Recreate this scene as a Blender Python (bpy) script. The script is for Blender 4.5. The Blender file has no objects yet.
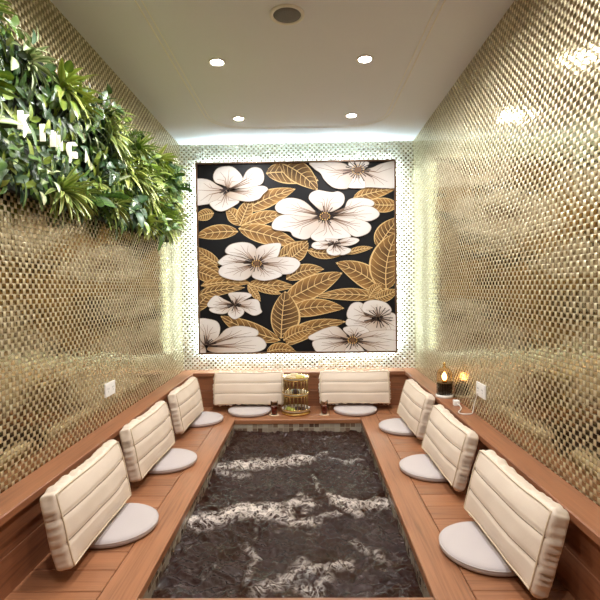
import bpy, bmesh, math, random
from mathutils import Vector, Matrix, noise
random.seed(7)
S = bpy.context.scene
COL = S.collection
R = math.radians
PI = math.pi

# ------------------------------------------------------------------ camera
cd = bpy.data.cameras.new('camera'); cam = bpy.data.objects.new('camera', cd); COL.objects.link(cam)
cd.sensor_fit = 'HORIZONTAL'; cd.sensor_width = 36.0; cd.lens = 36.0 * 470 / 600; cd.clip_start = .02
p_, y_, r_ = R(1.5), R(.9), R(-.75)
fw = Vector((-math.sin(y_) * math.cos(p_), math.cos(y_) * math.cos(p_), -math.sin(p_)))
rt = fw.cross(Vector((0, 0, 1))).normalized(); up = rt.cross(fw)
r2 = rt * math.cos(r_) + up * math.sin(r_); u2 = up * math.cos(r_) - rt * math.sin(r_)
m = Matrix((r2, u2, -fw)).transposed().to_4x4(); m.translation = (0, 0, 1.1)
cam.matrix_world = m
S.camera = cam

# ------------------------------------------------------------------ light level
w = bpy.data.worlds.new('world'); S.world = w; w.use_nodes = True
w.node_tree.nodes['Background'].inputs[0].default_value = (.9, .92, 1, 1)
w.node_tree.nodes['Background'].inputs[1].default_value = .02
S.view_settings.view_transform = 'Standard'; S.view_settings.look = 'None'
S.view_settings.exposure = 0.12; S.view_settings.gamma = 1.0
SPOT_W = 45.0          # each recessed downlight
LENS_E = 60.0
LED_E = 80.0           # strip behind the mural
try:
    S.cycles.max_bounces = 14; S.cycles.glossy_bounces = 8; S.cycles.diffuse_bounces = 6
    S.cycles.sample_clamp_indirect = 6.0
except Exception:
    pass

# ------------------------------------------------------------------ room numbers
XL, XR, YB, YF, ZC = -1.2, 1.02, 4.5, -.9, 2.475
PX0, PX1, PY0, PY1 = -.62, .434, 1.643, 3.89       # pool
BL, BR, BB = -1.097, .922, 4.34                     # wooden backrest faces
LZ = .32                                            # ledge top
WZ = -.105                                          # water level

# ------------------------------------------------------------------ helpers
def mesh_obj(name, verts, faces, mat=None, parent=None, smooth=False, mats=None, fm=None):
    me = bpy.data.meshes.new(name); me.from_pydata([tuple(v) for v in verts], [], faces); me.update()
    o = bpy.data.objects.new(name, me); COL.objects.link(o)
    for mm in (mats or ([mat] if mat else [])): me.materials.append(mm)
    if fm: me.polygons.foreach_set('material_index', fm)
    if smooth: me.polygons.foreach_set('use_smooth', [True] * len(me.polygons))
    if parent: o.parent = parent
    return o

def bm_obj(name, bm, mat=None, parent=None, smooth=False):
    me = bpy.data.meshes.new(name); bm.to_mesh(me); bm.free()
    o = bpy.data.objects.new(name, me); COL.objects.link(o)
    if mat: me.materials.append(mat)
    if smooth: me.polygons.foreach_set('use_smooth', [True] * len(me.polygons))
    if parent: o.parent = parent
    return o

def bm_box(bm, x0, x1, y0, y1, z0, z1, bev=0):
    r = bmesh.ops.create_cube(bm, size=1)
    vs = r['verts']
    for v in vs:
        v.co = Vector((x0 if v.co.x < 0 else x1, y0 if v.co.y < 0 else y1, z0 if v.co.z < 0 else z1))
    if bev:
        es = list({e for v in vs for e in v.link_edges})
        bmesh.ops.bevel(bm, geom=es, offset=bev, segments=2, affect='EDGES', profile=.6)

def box(name, x0, x1, y0, y1, z0, z1, mat=None, parent=None, bev=0):
    bm = bmesh.new(); bm_box(bm, x0, x1, y0, y1, z0, z1, bev)
    return bm_obj(name, bm, mat, parent)

def lathe(prof, n=32, closed=False):
    """prof: (r, z) list -> verts, faces"""
    vs, fs = [], []
    for (r, z) in prof:
        for k in range(n):
            a = 2 * PI * k / n; vs.append((r * math.cos(a), r * math.sin(a), z))
    L = len(prof)
    for i in range(L - 1 if not closed else L):
        j = (i + 1) % L
        for k in range(n):
            q = (k + 1) % n
            fs.append((i * n + k, i * n + q, j * n + q, j * n + k))
    if not closed:
        if prof[0][0] > 1e-5: fs.append(tuple(range(n))[::-1])
        if prof[-1][0] > 1e-5: fs.append(tuple((L - 1) * n + k for k in range(n)))
    return vs, fs

def lathe_obj(name, prof, mat, parent=None, loc=None, n=32, closed=False):
    v, f = lathe(prof, n, closed)
    o = mesh_obj(name, v, f, mat, parent, True)
    if loc: o.location = loc
    return o

def tube_geo(pts, r, n=6, closed=False):
    pts = [Vector(p) for p in pts]; N = len(pts); vs, fs = [], []
    prevu = None
    for i, p in enumerate(pts):
        if closed: t = (pts[(i + 1) % N] - pts[i - 1])
        else: t = pts[min(i + 1, N - 1)] - pts[max(i - 1, 0)]
        t.normalize()
        u = prevu if prevu is not None else (Vector((0, 0, 1)) if abs(t.z) < .9 else Vector((1, 0, 0)))
        u = (u - t * u.dot(t))
        if u.length < 1e-4: u = t.orthogonal()
        u.normalize(); prevu = u; v = t.cross(u)
        for k in range(n):
            a = 2 * PI * k / n; vs.append(p + (u * math.cos(a) + v * math.sin(a)) * r)
    for i in range(N if closed else N - 1):
        j = (i + 1) % N
        for k in range(n):
            q = (k + 1) % n; fs.append((i * n + k, i * n + q, j * n + q, j * n + k))
    if not closed:
        fs.append(tuple(range(n))[::-1]); fs.append(tuple((N - 1) * n + k for k in range(n)))
    return vs, fs

def tube(name, pts, r, mat, parent=None, n=6, closed=False):
    v, f = tube_geo(pts, r, n, closed); return mesh_obj(name, v, f, mat, parent, True)

def tag(o, label=None, cat=None, group=None, kind=None):
    if label: o['label'] = label
    if cat: o['category'] = cat
    if group: o['group'] = group
    if kind: o['kind'] = kind
    return o

def empty(name, loc=(0, 0, 0), label=None, cat=None, group=None, rz=0):
    o = bpy.data.objects.new(name, None); COL.objects.link(o); o.location = loc; o.rotation_euler.z = rz
    o.empty_display_size = .05
    return tag(o, label, cat, group)

def copy_tree(o, parent=None):
    c = o.copy(); COL.objects.link(c)
    if parent: c.parent = parent
    for ch in [x for x in o.children]: copy_tree(ch, c)
    return c

def struct(o): o['kind'] = 'structure'; return o

# ------------------------------------------------------------------ materials
class NT:
    def __init__(s, name):
        s.m = bpy.data.materials.new(name); s.m.use_nodes = True; s.t = s.m.node_tree; s.n = s.t.nodes
        s.b = s.n['Principled BSDF']; s.out = s.n['Material Output']
    def add(s, typ, **kw):
        n = s.n.new(typ)
        for k, v in kw.items(): setattr(n, k, v)
        return n
    def link(s, a, b): s.t.links.new(a, b)
    def val(s, sock, v):
        if hasattr(v, 'is_linked') or hasattr(v, 'links'): s.link(v, sock)
        else: sock.default_value = v
    def math(s, op, a, b=None, c=None):
        n = s.add('ShaderNodeMath', operation=op); s.val(n.inputs[0], a)
        if b is not None: s.val(n.inputs[1], b)
        if c is not None: s.val(n.inputs[2], c)
        return n.outputs[0]
    def vmath(s, op, a, b=None, sc=None):
        n = s.add('ShaderNodeVectorMath', operation=op); s.val(n.inputs[0], a)
        if b is not None: s.val(n.inputs[1], b)
        if sc is not None: s.val(n.inputs['Scale'], sc)
        return n.outputs[0]
    def mix(s, f, a, b):
        n = s.add('ShaderNodeMix', data_type='RGBA'); s.val(n.inputs[0], f); s.val(n.inputs[6], a); s.val(n.inputs[7], b)
        return n.outputs[2]
    def mixf(s, f, a, b):
        n = s.add('ShaderNodeMix', data_type='FLOAT'); s.val(n.inputs[0], f); s.val(n.inputs[2], a); s.val(n.inputs[3], b)
        return n.outputs[0]
    def ramp(s, f, stops):
        n = s.add('ShaderNodeValToRGB'); e = n.color_ramp.elements
        e[0].position, e[0].color = stops[0]; e[1].position, e[1].color = stops[-1]
        for p, c in stops[1:-1]:
            x = e.new(p); x.color = c
        s.val(n.inputs[0], f); return n.outputs[0]

def c4(r, g, b): return (r, g, b, 1)
def srgb(r, g, b):
    f = lambda v: (v / 255 / 12.92) if v / 255 <= .04045 else ((v / 255 + .055) / 1.055) ** 2.4
    return (f(r), f(g), f(b), 1)

def simple(name, col, rough=.5, metal=0, bump=0, bscale=200, emit=None, spec=.5):
    q = NT(name); b = q.b
    b.inputs['Base Color'].default_value = col; b.inputs['Roughness'].default_value = rough
    b.inputs['Metallic'].default_value = metal; b.inputs['Specular IOR Level'].default_value = spec
    tc = q.add('ShaderNodeTexCoord')
    nz = q.add('ShaderNodeTexNoise'); nz.inputs['Scale'].default_value = bscale; nz.inputs['Detail'].default_value = 3
    q.link(tc.outputs['Object'], nz.inputs['Vector'])
    q.link(q.mix(q.math('MULTIPLY', nz.outputs[0], .12), col, tuple(v * .75 for v in col[:3]) + (1,)), b.inputs['Base Color'])
    if bump:
        bp = q.add('ShaderNodeBump'); bp.inputs['Strength'].default_value = bump; bp.inputs['Distance'].default_value = .002
        q.link(nz.outputs[0], bp.inputs['Height']); q.link(bp.outputs[0], b.inputs['Normal'])
    if emit:
        b.inputs['Emission Color'].default_value = emit[0]; b.inputs['Emission Strength'].default_value = emit[1]
    return q.m

def attr_mat(name, rough=.6, metal=0, attr='col', spec=.4, transl=0):
    q = NT(name); a = q.add('ShaderNodeAttribute', attribute_name=attr)
    q.link(a.outputs['Color'], q.b.inputs['Base Color'])
    q.b.inputs['Roughness'].default_value = rough; q.b.inputs['Metallic'].default_value = metal
    q.b.inputs['Specular IOR Level'].default_value = spec
    return q.m

def wood_mat(name, base=srgb(152, 102, 70), dark=srgb(110, 68, 43), rough=.38):
    """grain runs along the attribute 'grain' direction stored as uv-like coords (along, across, rnd)"""
    q = NT(name); a = q.add('ShaderNodeAttribute', attribute_name='grain')
    mp = q.add('ShaderNodeMapping'); mp.inputs['Scale'].default_value = (2.2, 55, 1)
    q.link(a.outputs['Vector'], mp.inputs[0])
    n1 = q.add('ShaderNodeTexNoise'); n1.inputs['Scale'].default_value = 1.6; n1.inputs['Detail'].default_value = 6
    n1.inputs['Distortion'].default_value = .4
    q.link(mp.outputs[0], n1.inputs[0])
    mp2 = q.add('ShaderNodeMapping'); mp2.inputs['Scale'].default_value = (1.2, 9, 1); q.link(a.outputs['Vector'], mp2.inputs[0])
    n2 = q.add('ShaderNodeTexNoise'); n2.inputs['Scale'].default_value = 1.5; q.link(mp2.outputs[0], n2.inputs[0])
    f = q.math('ADD', q.math('MULTIPLY', n1.outputs[0], .6), q.math('MULTIPLY', n2.outputs[0], .45))
    colr = q.ramp(f, [(.3, dark), (.52, base), (.75, tuple(min(1, v * 1.22) for v in base[:3]) + (1,))])
    sp = q.add('ShaderNodeSeparateXYZ'); q.link(a.outputs['Vector'], sp.inputs[0])
    wn = q.add('ShaderNodeTexWhiteNoise', noise_dimensions='1D'); q.link(sp.outputs[2], wn.inputs['W'])
    br = q.math('ADD', q.math('MULTIPLY', wn.outputs[0], .24), .88)
    q.link(q.vmath('SCALE', colr, sc=br), q.b.inputs['Base Color'])
    q.b.inputs['Roughness'].default_value = rough
    bp = q.add('ShaderNodeBump'); bp.inputs['Strength'].default_value = .15; bp.inputs['Distance'].default_value = .001
    q.link(n1.outputs[0], bp.inputs['Height']); q.link(bp.outputs[0], q.b.inputs['Normal'])
    return q.m

def mosaic_mat(name, ax, N, T, t=.0222, off=(0, 0), ms=.42, mw=.60, gcol=srgb(128, 112, 80), mcol=(srgb(158, 147, 112), srgb(188, 176, 138)), ccol=(srgb(203, 191, 156), srgb(223, 213, 182))):
    """checkerboard of small gold mirror squares and domed champagne squares"""
    q = NT(name); g = q.add('ShaderNodeNewGeometry'); sp = q.add('ShaderNodeSeparateXYZ'); q.link(g.outputs['Position'], sp.inputs[0])
    u = q.math('ADD', q.math('DIVIDE', sp.outputs[ax], t), 1000 + off[0]); v = q.math('ADD', q.math('DIVIDE', sp.outputs[2], t), 1000 + off[1])
    iu, iv = q.math('FLOOR', u), q.math('FLOOR', v)
    du = q.math('SUBTRACT', q.math('FRACT', u), .5); dv = q.math('SUBTRACT', q.math('FRACT', v), .5)
    # rows of mirror pieces in half bond, a narrower domed champagne piece between each two
    xb = q.math('MULTIPLY', q.math('SUBTRACT', q.math('FRACT', q.math('MULTIPLY', q.math('ADD', u, iv), .5)), .5), 2.0)
    ax_ = q.math('ABSOLUTE', xb)
    mir = q.math('MULTIPLY', q.math('LESS_THAN', ax_, mw), q.math('LESS_THAN', q.math('ABSOLUTE', dv), ms))
    par = q.math('SUBTRACT', 1.0, mir)
    iu = q.math('FLOOR', q.math('ADD', q.math('MULTIPLY', q.math('ADD', u, iv), .5), q.math('MULTIPLY', q.math('GREATER_THAN', ax_, mw), .5)))
    du = q.mixf(mir, q.math('SUBTRACT', xb, q.math('SIGN', xb)), xb)
    cb = q.add('ShaderNodeCombineXYZ'); q.link(iu, cb.inputs[0]); q.link(iv, cb.inputs[1])
    wn = q.add('ShaderNodeTexWhiteNoise', noise_dimensions='3D'); q.link(cb.outputs[0], wn.inputs['Vector'])
    sc = q.add('ShaderNodeSeparateColor'); q.link(wn.outputs['Color'], sc.inputs[0])
    k = q.mixf(par, .05, .85); j = q.mixf(par, .035, .2)
    tu = q.math('ADD', q.math('MULTIPLY', du, k), q.math('MULTIPLY', q.math('SUBTRACT', sc.outputs[0], .5), j))
    tv = q.math('ADD', q.math('MULTIPLY', dv, k), q.math('MULTIPLY', q.math('SUBTRACT', sc.outputs[1], .5), j))
    nrm = q.vmath('ADD', q.vmath('ADD', N, q.vmath('SCALE', T, sc=tu)), q.vmath('SCALE', (0, 0, 1), sc=tv))
    nrm = q.vmath('NORMALIZE', nrm)
    gr = q.math('MAXIMUM', q.math('COMPARE', ax_, mw, .035), q.math('GREATER_THAN', q.math('ABSOLUTE', dv), .465))
    cm = q.mix(sc.outputs[2], mcol[0], mcol[1]); cc = q.mix(sc.outputs[2], ccol[0], ccol[1])
    col = q.mix(gr, q.mix(par, cm, cc), gcol)
    q.link(col, q.b.inputs['Base Color']); q.link(nrm, q.b.inputs['Normal'])
    q.link(q.mixf(gr, q.mixf(par, .08, .36), .6), q.b.inputs['Roughness'])
    q.link(q.mixf(gr, q.mixf(par, 1.0, .72), .3), q.b.inputs['Metallic'])
    return q.m

def pooltile_mat():
    q = NT('pool_tile'); g = q.add('ShaderNodeTexCoord'); sp = q.add('ShaderNodeSeparateXYZ'); q.link(g.outputs['Object'], sp.inputs[0])
    ge = q.add('ShaderNodeNewGeometry'); sn = q.add('ShaderNodeSeparateXYZ'); q.link(ge.outputs['Normal'], sn.inputs[0])
    side = q.math('GREATER_THAN', q.math('ABSOLUTE', sn.outputs[0]), .5)
    uu = q.mixf(side, sp.outputs[0], sp.outputs[1])
    t = .043
    u = q.math('ADD', q.math('DIVIDE', uu, t), 500.); v = q.math('ADD', q.math('DIVIDE', sp.outputs[2], t), 500.6)
    du = q.math('ABSOLUTE', q.math('SUBTRACT', q.math('FRACT', u), .5)); dv = q.math('ABSOLUTE', q.math('SUBTRACT', q.math('FRACT', v), .5))
    cb = q.add('ShaderNodeCombineXYZ'); q.link(q.math('FLOOR', u), cb.inputs[0]); q.link(q.math('FLOOR', v), cb.inputs[1])
    wn = q.add('ShaderNodeTexWhiteNoise', noise_dimensions='3D'); q.link(cb.outputs[0], wn.inputs['Vector'])
    c = q.ramp(wn.outputs['Value'], [(0, srgb(84, 62, 50)), (.35, srgb(122, 100, 84)), (.65, srgb(150, 136, 122)), (1, srgb(176, 166, 150))])
    gr = q.math('GREATER_THAN', q.math('MAXIMUM', du, dv), .44)
    q.link(q.mix(gr, c, srgb(170, 160, 140)), q.b.inputs['Base Color'])
    q.b.inputs['Roughness'].default_value = .25
    return q.m

def water_mat():
    q = NT('herbal_water'); a = q.add('ShaderNodeAttribute', attribute_name='foam'); fm = a.outputs['Fac']
    tc = q.add('ShaderNodeTexCoord')
    def nz(scale, det, dist):
        n = q.add('ShaderNodeTexNoise'); n.inputs['Scale'].default_value = scale; n.inputs['Detail'].default_value = det
        n.inputs['Distortion'].default_value = dist; q.link(tc.outputs['Object'], n.inputs[0]); return n.outputs[0]
    def clamp(x):
        n = q.add('ShaderNodeClamp'); q.link(x, n.inputs[0]); return n.outputs[0]
    n1, n2 = nz(15, 5, 1.8), nz(42, 5, .8)
    ridge = clamp(q.math('SUBTRACT', 1.0, q.math('MULTIPLY', q.math('ABSOLUTE', q.math('SUBTRACT', n1, .5)), 11.0)))
    ridge2 = clamp(q.math('SUBTRACT', 1.0, q.math('MULTIPLY', q.math('ABSOLUTE', q.math('SUBTRACT', n2, .5)), 14.0)))
    solid = clamp(q.math('ADD', q.math('MULTIPLY', q.math('SUBTRACT', fm, .90), 2.2), q.math('MULTIPLY', q.math('SUBTRACT', n2, .5), 3.2)))
    solid = q.math('MULTIPLY', solid, clamp(q.math('MULTIPLY', fm, 1.6)))
    lines = q.math('MULTIPLY', q.math('ADD', q.math('MULTIPLY', ridge, .9), q.math('MULTIPLY', ridge2, .25)), clamp(q.math('MULTIPLY', fm, 1.3)))
    fleck = q.math('MULTIPLY', ridge2, q.math('MULTIPLY', clamp(q.math('MULTIPLY_ADD', n1, 5.0, -3.0)), .08))
    f = clamp(q.math('ADD', q.math('ADD', q.math('MULTIPLY', solid, .8), q.math('MULTIPLY', lines, .75)), fleck))
    q.link(q.mix(f, srgb(44, 24, 16), srgb(214, 202, 192)), q.b.inputs['Base Color'])
    q.link(q.mixf(f, .05, .6), q.b.inputs['Roughness']); q.b.inputs['IOR'].default_value = 1.33; q.b.inputs['Specular IOR Level'].default_value = .36
    n3 = nz(55, 4, .6)
    bp = q.add('ShaderNodeBump'); bp.inputs['Strength'].default_value = .5; bp.inputs['Distance'].default_value = .006
    q.link(n3, bp.inputs['Height']); q.link(bp.outputs[0], q.b.inputs['Normal'])
    return q.m

def glass_mat(name, col=(1, 1, 1, 1), rough=0.0, ior=1.12):
    q = NT(name); q.b.inputs['Base Color'].default_value = col; q.b.inputs['Roughness'].default_value = rough
    q.b.inputs['Transmission Weight'].default_value = 1.0; q.b.inputs['IOR'].default_value = ior
    return q.m

M = {}
M['mos_l'] = mosaic_mat('mosaic_left', 1, (1, 0, 0), (0, 1, 0))
M['mos_r'] = mosaic_mat('mosaic_right', 1, (-1, 0, 0), (0, 1, 0), off=(.3, .5))
M['mos_b'] = mosaic_mat('mosaic_back', 0, (0, -1, 0), (1, 0, 0), off=(.2, .2), ms=.36, mw=.42, gcol=srgb(216, 212, 200), ccol=(srgb(220, 216, 202), srgb(240, 236, 226)))  # same mosaic, with the LED wash put into paler pieces and smaller mirrors
M['plaster'] = simple('ceiling_paint', srgb(218, 220, 230), .7, bump=.05, bscale=60)
M['dim_wall'] = simple('entrance_paint', srgb(120, 104, 84), .7, bump=.1, bscale=60)
M['wood'] = wood_mat('teak')
M['wood2'] = wood_mat('teak_panel', srgb(138, 89, 60), srgb(96, 58, 38), .42)
M['tile'] = pooltile_mat()
M['water'] = water_mat()
M['cream'] = simple('cream_leather', srgb(222, 206, 188), .5, bump=.12, bscale=90)
M['seam'] = simple('tan_stitching', srgb(112, 92, 70), .7)
M['piping'] = simple('cream_piping', srgb(206, 187, 160), .5)
M['grey'] = simple('pale_grey_fabric', srgb(192, 183, 181), .85, bump=.5, bscale=500)
M['greyp'] = simple('grey_piping', srgb(186, 176, 172), .8)
M['white'] = simple('white_plastic', srgb(236, 234, 230), .35)
M['whitetrim'] = simple('white_trim', srgb(228, 224, 218), .5)
M['slot'] = simple('socket_slot', srgb(60, 56, 54), .5)
M['black'] = simple('black_gloss', srgb(22, 20, 20), .3)
M['grille'] = simple('speaker_mesh', srgb(110, 106, 102), .6, .3, bump=.6, bscale=700)
M['gold'] = simple('gold_metal', srgb(226, 190, 116), .25, 1.0)
M['frame'] = simple('bronze_frame', srgb(98, 70, 48), .4, .3)
M['lens'] = simple('lamp_lens', c4(1, 1, 1), .4, emit=((1, .96, .92, 1), LENS_E))
M['led'] = simple('led_strip_light', c4(1, 1, 1), .4, emit=((.72, .95, 1, 1), LED_E))
M['letter'] = simple('lit_letter_face', c4(1, .98, .9), .4, emit=((1, .93, .74, 1), .75))
M['bulb'] = simple('warm_bulb', c4(1, .8, .5), .4, emit=((1, .62, .28, 1), 14))
M['glass'] = glass_mat('clear_glass', ior=1.03)
M['dome'] = glass_mat('bulb_glow_glass', (1, .86, .68, 1), 0.0, 1.2)  # the bulb's warm glow inside the dome is put into the glass colour
M['oldgold'] = simple('aged_gold', srgb(150, 122, 74), .35, 1.0)
M['tea'] = simple('red_tea', srgb(110, 34, 18), .15)
M['ceramic'] = simple('white_ceramic', srgb(238, 234, 226), .2)
M['coaster'] = simple('pale_wood_coaster', srgb(214, 190, 160), .5)
M['choc'] = simple('chocolate', srgb(64, 38, 28), .5, bump=.5, bscale=120)
M['roll'] = simple('pastry_cream', srgb(206, 186, 148), .6, bump=.3, bscale=90)
M['melon'] = simple('green_melon', srgb(190, 196, 92), .4, bump=.2, bscale=120)
M['lemon'] = simple('lemon_cake', srgb(206, 188, 112), .5, bump=.3, bscale=120)
M['leaf'] = attr_mat('leaf', .38, spec=.5)
M['stem'] = simple('dark_stem', srgb(58, 70, 34), .6)
M['backing'] = simple('dark_green_backing', srgb(26, 34, 20), .9, bump=.5, bscale=80)
M['paint'] = attr_mat('painted_canvas', .55, spec=.35)

# ------------------------------------------------------------------ room shell
struct(box('wall_left', XL - .1, XL, YF, YB, -.8, ZC, M['mos_l']))
struct(box('wall_right', XR, XR + .1, YF, YB, -.8, ZC, M['mos_r']))
struct(box('wall_back', XL - .1, XR + .1, YB, YB + .1, -.8, ZC, M['mos_b']))
struct(box('wall_front', XL - .1, XR + .1, YF - .1, YF, -.8, ZC, M['dim_wall']))
struct(box('ceiling', XL - .1, XR + .1, YF - .1, YB + .1, ZC, ZC + .1, M['plaster']))

# ---- timber deck: boards with small gaps, pool opening left free
def board_geo(bl, x0, x1, y0, y1, along, z0=-.035, z1=0.0, gap=.0013, bev=.003):
    """append a bevelled plank; along = 'x' or 'y' (grain)"""
    bl.append((x0 + gap, x1 - gap, y0 + gap, y1 - gap, z0, z1, along, random.random() * 50, bev))

def boards_obj(name, bl, mat, parent=None):
    vs, fs, gv = [], [], []
    for (x0, x1, y0, y1, z0, z1, al, rnd, b) in bl:
        k = len(vs)
        pts = [(x0, y0, z0), (x1, y0, z0), (x1, y1, z0), (x0, y1, z0),
               (x0, y0, z1 - b), (x1, y0, z1 - b), (x1, y1, z1 - b), (x0, y1, z1 - b),
               (x0 + b, y0 + b, z1), (x1 - b, y0 + b, z1), (x1 - b, y1 - b, z1), (x0 + b, y1 - b, z1)]
        vs += pts
        q = [(3, 2, 1, 0), (0, 1, 5, 4), (1, 2, 6, 5), (2, 3, 7, 6), (3, 0, 4, 7), (4, 5, 9, 8), (5, 6, 10, 9), (6, 7, 11, 10), (7, 4, 8, 11), (8, 9, 10, 11)]
        fs += [tuple(k + i for i in f) for f in q]
        for (x, y, z) in pts:
            if al == 'x': gv.append((x, y + z, rnd))
            elif al == 'y': gv.append((y, x + z, rnd))
            else: gv.append((z, x + y, rnd))
    o = mesh_obj(name, vs, fs, mat, parent)
    at = o.data.attributes.new('grain', 'FLOAT_VECTOR', 'POINT')
    at.data.foreach_set('vector', [c for g in gv for c in g])
    return o

bl = []
BW = .145
board_geo(bl, PX0 - BW, PX0, PY0 - BW, PY1 + BW, 'y')
board_geo(bl, PX1, PX1 + BW, PY0 - BW, PY1 + BW, 'y')
board_geo(bl, PX0, PX1, PY0 - BW, PY0, 'x'); board_geo(bl, PX0, PX1, PY1, PY1 + BW, 'x')
y = PY1 + BW
k = 0
ys = []
while y > YF + .05:
    ys.append((max(y - .131, YF), y)); y -= .131
for (a, b) in ys:
    board_geo(bl, BL - .06, PX0 - BW, a, b, 'x'); board_geo(bl, PX1 + BW, BR + .06, a, b, 'x')
for (a, b) in ys:
    if b < PY0 - BW + .02: board_geo(bl, PX0 - BW, PX1 + BW, a, b, 'x')
x = BL - .06
nb = 8; wdt = (BR + .06 - x) / nb
for i in range(nb): board_geo(bl, x + i * wdt, x + (i + 1) * wdt, PY1 + BW, BB + .06, 'y')
struct(boards_obj('floor', bl, M['wood']))

# ---- pool basin
bm = bmesh.new(); d = .09
bm_box(bm, PX0 - d, PX0 - .006, PY0 - d, PY1 + d, -.8, -.036); bm_box(bm, PX1 + .006, PX1 + d, PY0 - d, PY1 + d, -.8, -.036)
bm_box(bm, PX0 - .006, PX1 + .006, PY0 - d, PY0 - .006, -.8, -.036); bm_box(bm, PX0 - .006, PX1 + .006, PY1 + .006, PY1 + d, -.8, -.036)
bm_box(bm, PX0 - .006, PX1 + .006, PY0 - .006, PY1 + .006, -.8, -.74)
struct(bm_obj('pool_wall', bm, M['tile']))

# ---- built-in wooden backrest: two boards high with a nosed ledge on top
def backrest(name, kind):
    b = []
    bev = .004
    if kind == 'l':
        b.append((XL + .002, BL, YF, BB, 0.0, .150, 'y', 3.1, bev)); b.append((XL + .002, BL, YF, BB, .153, LZ - .03, 'y', 7.7, bev))
        b.append((XL + .002, -1.068, YF, YB - .002, LZ - .03, LZ, 'y', 9.2, bev))
    elif kind == 'r':
        b.append((BR, XR - .002, YF, BB, 0.0, .150, 'y', 4.1, bev)); b.append((BR, XR - .002, YF, BB, .153, LZ - .03, 'y', 8.7, bev))
        b.append((.892, XR - .002, YF, YB - .002, LZ - .03, LZ, 'y', 12.2, bev))
    else:
        b.append((BL + .002, BR - .002, BB, YB - .002, 0.0, .150, 'x', 5.1, bev)); b.append((BL + .002, BR - .002, BB, YB - .002, .153, LZ - .03, 'x', 6.7, bev))
        b.append((-1.066, .890, BB - .025, YB - .002, LZ - .03, LZ, 'x', 15.2, bev))
    return struct(boards_obj(name, b, M['wood2']))
backrest('trim_1', 'l'); backrest('trim_2', 'r'); backrest('trim_3', 'b')

# ---- plaster bead round the ceiling
def rr(x0, x1, y0, y1, r, n=10):
    p = []
    for (cx, cy, a0) in ((x1 - r, y1 - r, 0), (x0 + r, y1 - r, PI / 2), (x0 + r, y0 + r, PI), (x1 - r, y0 + r, 1.5 * PI)):
        for i in range(n + 1):
            a = a0 + PI / 2 * i / n; p.append((cx + r * math.cos(a), cy + r * math.sin(a), ZC))
    return p
v1, f1 = tube_geo(rr(-.80, .68, .2, 4.08, .33), .004, 6, True)
v2, f2 = tube_geo(rr(-.77, .65, .23, 4.05, .30), .003, 6, True)
struct(mesh_obj('trim_4', v1 + v2, f1 + [tuple(i + len(v1) for i in f) for f in f2], M['whitetrim'], None, True))

# ------------------------------------------------------------------ downlights and speaker
def downlight(x, y, label):
    t = empty('ceiling_downlight', (x, y, ZC), label, 'downlight', 'recessed ceiling downlights')
    lathe_obj('trim_ring', [(.052, 0), (.052, -.004), (.044, -.007), (.038, -.004), (.038, 0)], M['whitetrim'], t, closed=True)
    lathe_obj('lamp_lens', [(.001, -.003), (.037, -.003), (.037, -.001), (.001, -.001)], M['lens'], t)
    ld = bpy.data.lights.new('downlight_lamp', 'SPOT'); ld.energy = SPOT_W; ld.color = (1, .975, .97)
    ld.spot_size = R(165); ld.spot_blend = .45; ld.shadow_soft_size = .035
    lo = bpy.data.objects.new('downlight_lamp', ld); COL.objects.link(lo); lo.parent = t; lo.location = (0, 0, -.015)
for x, y, lab in ((-.53, 2.88, 'bright round downlight in the nearer visible pair, on the plant wall side'),
                  (.366, 2.88, 'bright round downlight in the nearer visible pair, on the outlet and lamp side'),
                  (-.536, 3.83, 'bright round downlight closest to the mural, on the plant wall side'),
                  (.371, 3.81, 'bright round downlight closest to the mural, on the lamp side'),
                  (-.53, 1.93, 'recessed downlight above the near end of the plant wall'),
                  (.366, 1.93, 'recessed downlight above the near cushions on the lamp side'),
                  (-.53, .75, 'recessed downlight overhead by the entrance, plant wall side'),
                  (.366, .75, 'recessed downlight overhead by the entrance, lamp side')):
    downlight(x, y, lab)
t = empty('ceiling_speaker', (-.084, 2.40, ZC), 'round grey ceiling speaker grille with white rim', 'speaker')
lathe_obj('rim', [(.088, 0), (.088, -.006), (.080, -.010), (.070, -.006), (.070, 0)], M['whitetrim'], t, closed=True)
lathe_obj('grille', [(.001, -.006), (.04, -.006), (.070, -.004), (.070, -.001), (.001, -.001)], M['grille'], t)

# ------------------------------------------------------------------ mural on the back wall
MY = 4.44
mu = empty('floral_mural', (-.095, MY, .48), 'large square mural of white flowers and golden leaves on black', 'mural')
F_ = 470.0
def w2(px, py):
    """a point of the painting, at its own place on the canvas plane"""
    dd = fw + r2 * ((px - 300) / F_) + u2 * ((300 - py) / F_)
    s = MY / dd.y
    return (dd.x * s + .095, dd.z * s + 1.1 - .48)     # relative to mural origin (x, z)
MX0, MX1, MZ0, MZ1 = -1.036 + .095, .842 + .095, .0, 1.806
box('canvas', MX0 + .01, MX1 - .01, .004, .016, MZ0 + .01, MZ1 - .01, simple('black_canvas', srgb(9, 9, 13), .5, spec=.25), mu)
bm = bmesh.new(); fwid = .016
bm_box(bm, MX0, MX1, -.02, .018, MZ1 - fwid, MZ1, .002); bm_box(bm, MX0, MX1, -.02, .018, MZ0, MZ0 + fwid, .002)
bm_box(bm, MX0, MX0 + fwid, -.02, .018, MZ0 + fwid, MZ1 - fwid, .002); bm_box(bm, MX1 - fwid, MX1, -.02, .018, MZ0 + fwid, MZ1 - fwid, .002)
bm_obj('frame', bm, M['frame'], mu)
PV, PF, PC = [], [], []      # painted shapes
LAY = [0]
CX0, CX1, CZ0, CZ1 = MX0 + fwid, MX1 - fwid, MZ0 + fwid, MZ1 - fwid
def pv(p, c, lift=0):
    x, z = p
    PV.append((min(max(x, CX0), CX1), .0035 - LAY[0] * .00012 - lift, min(max(z, CZ0), CZ1))); PC.append(c); return len(PV) - 1
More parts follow.
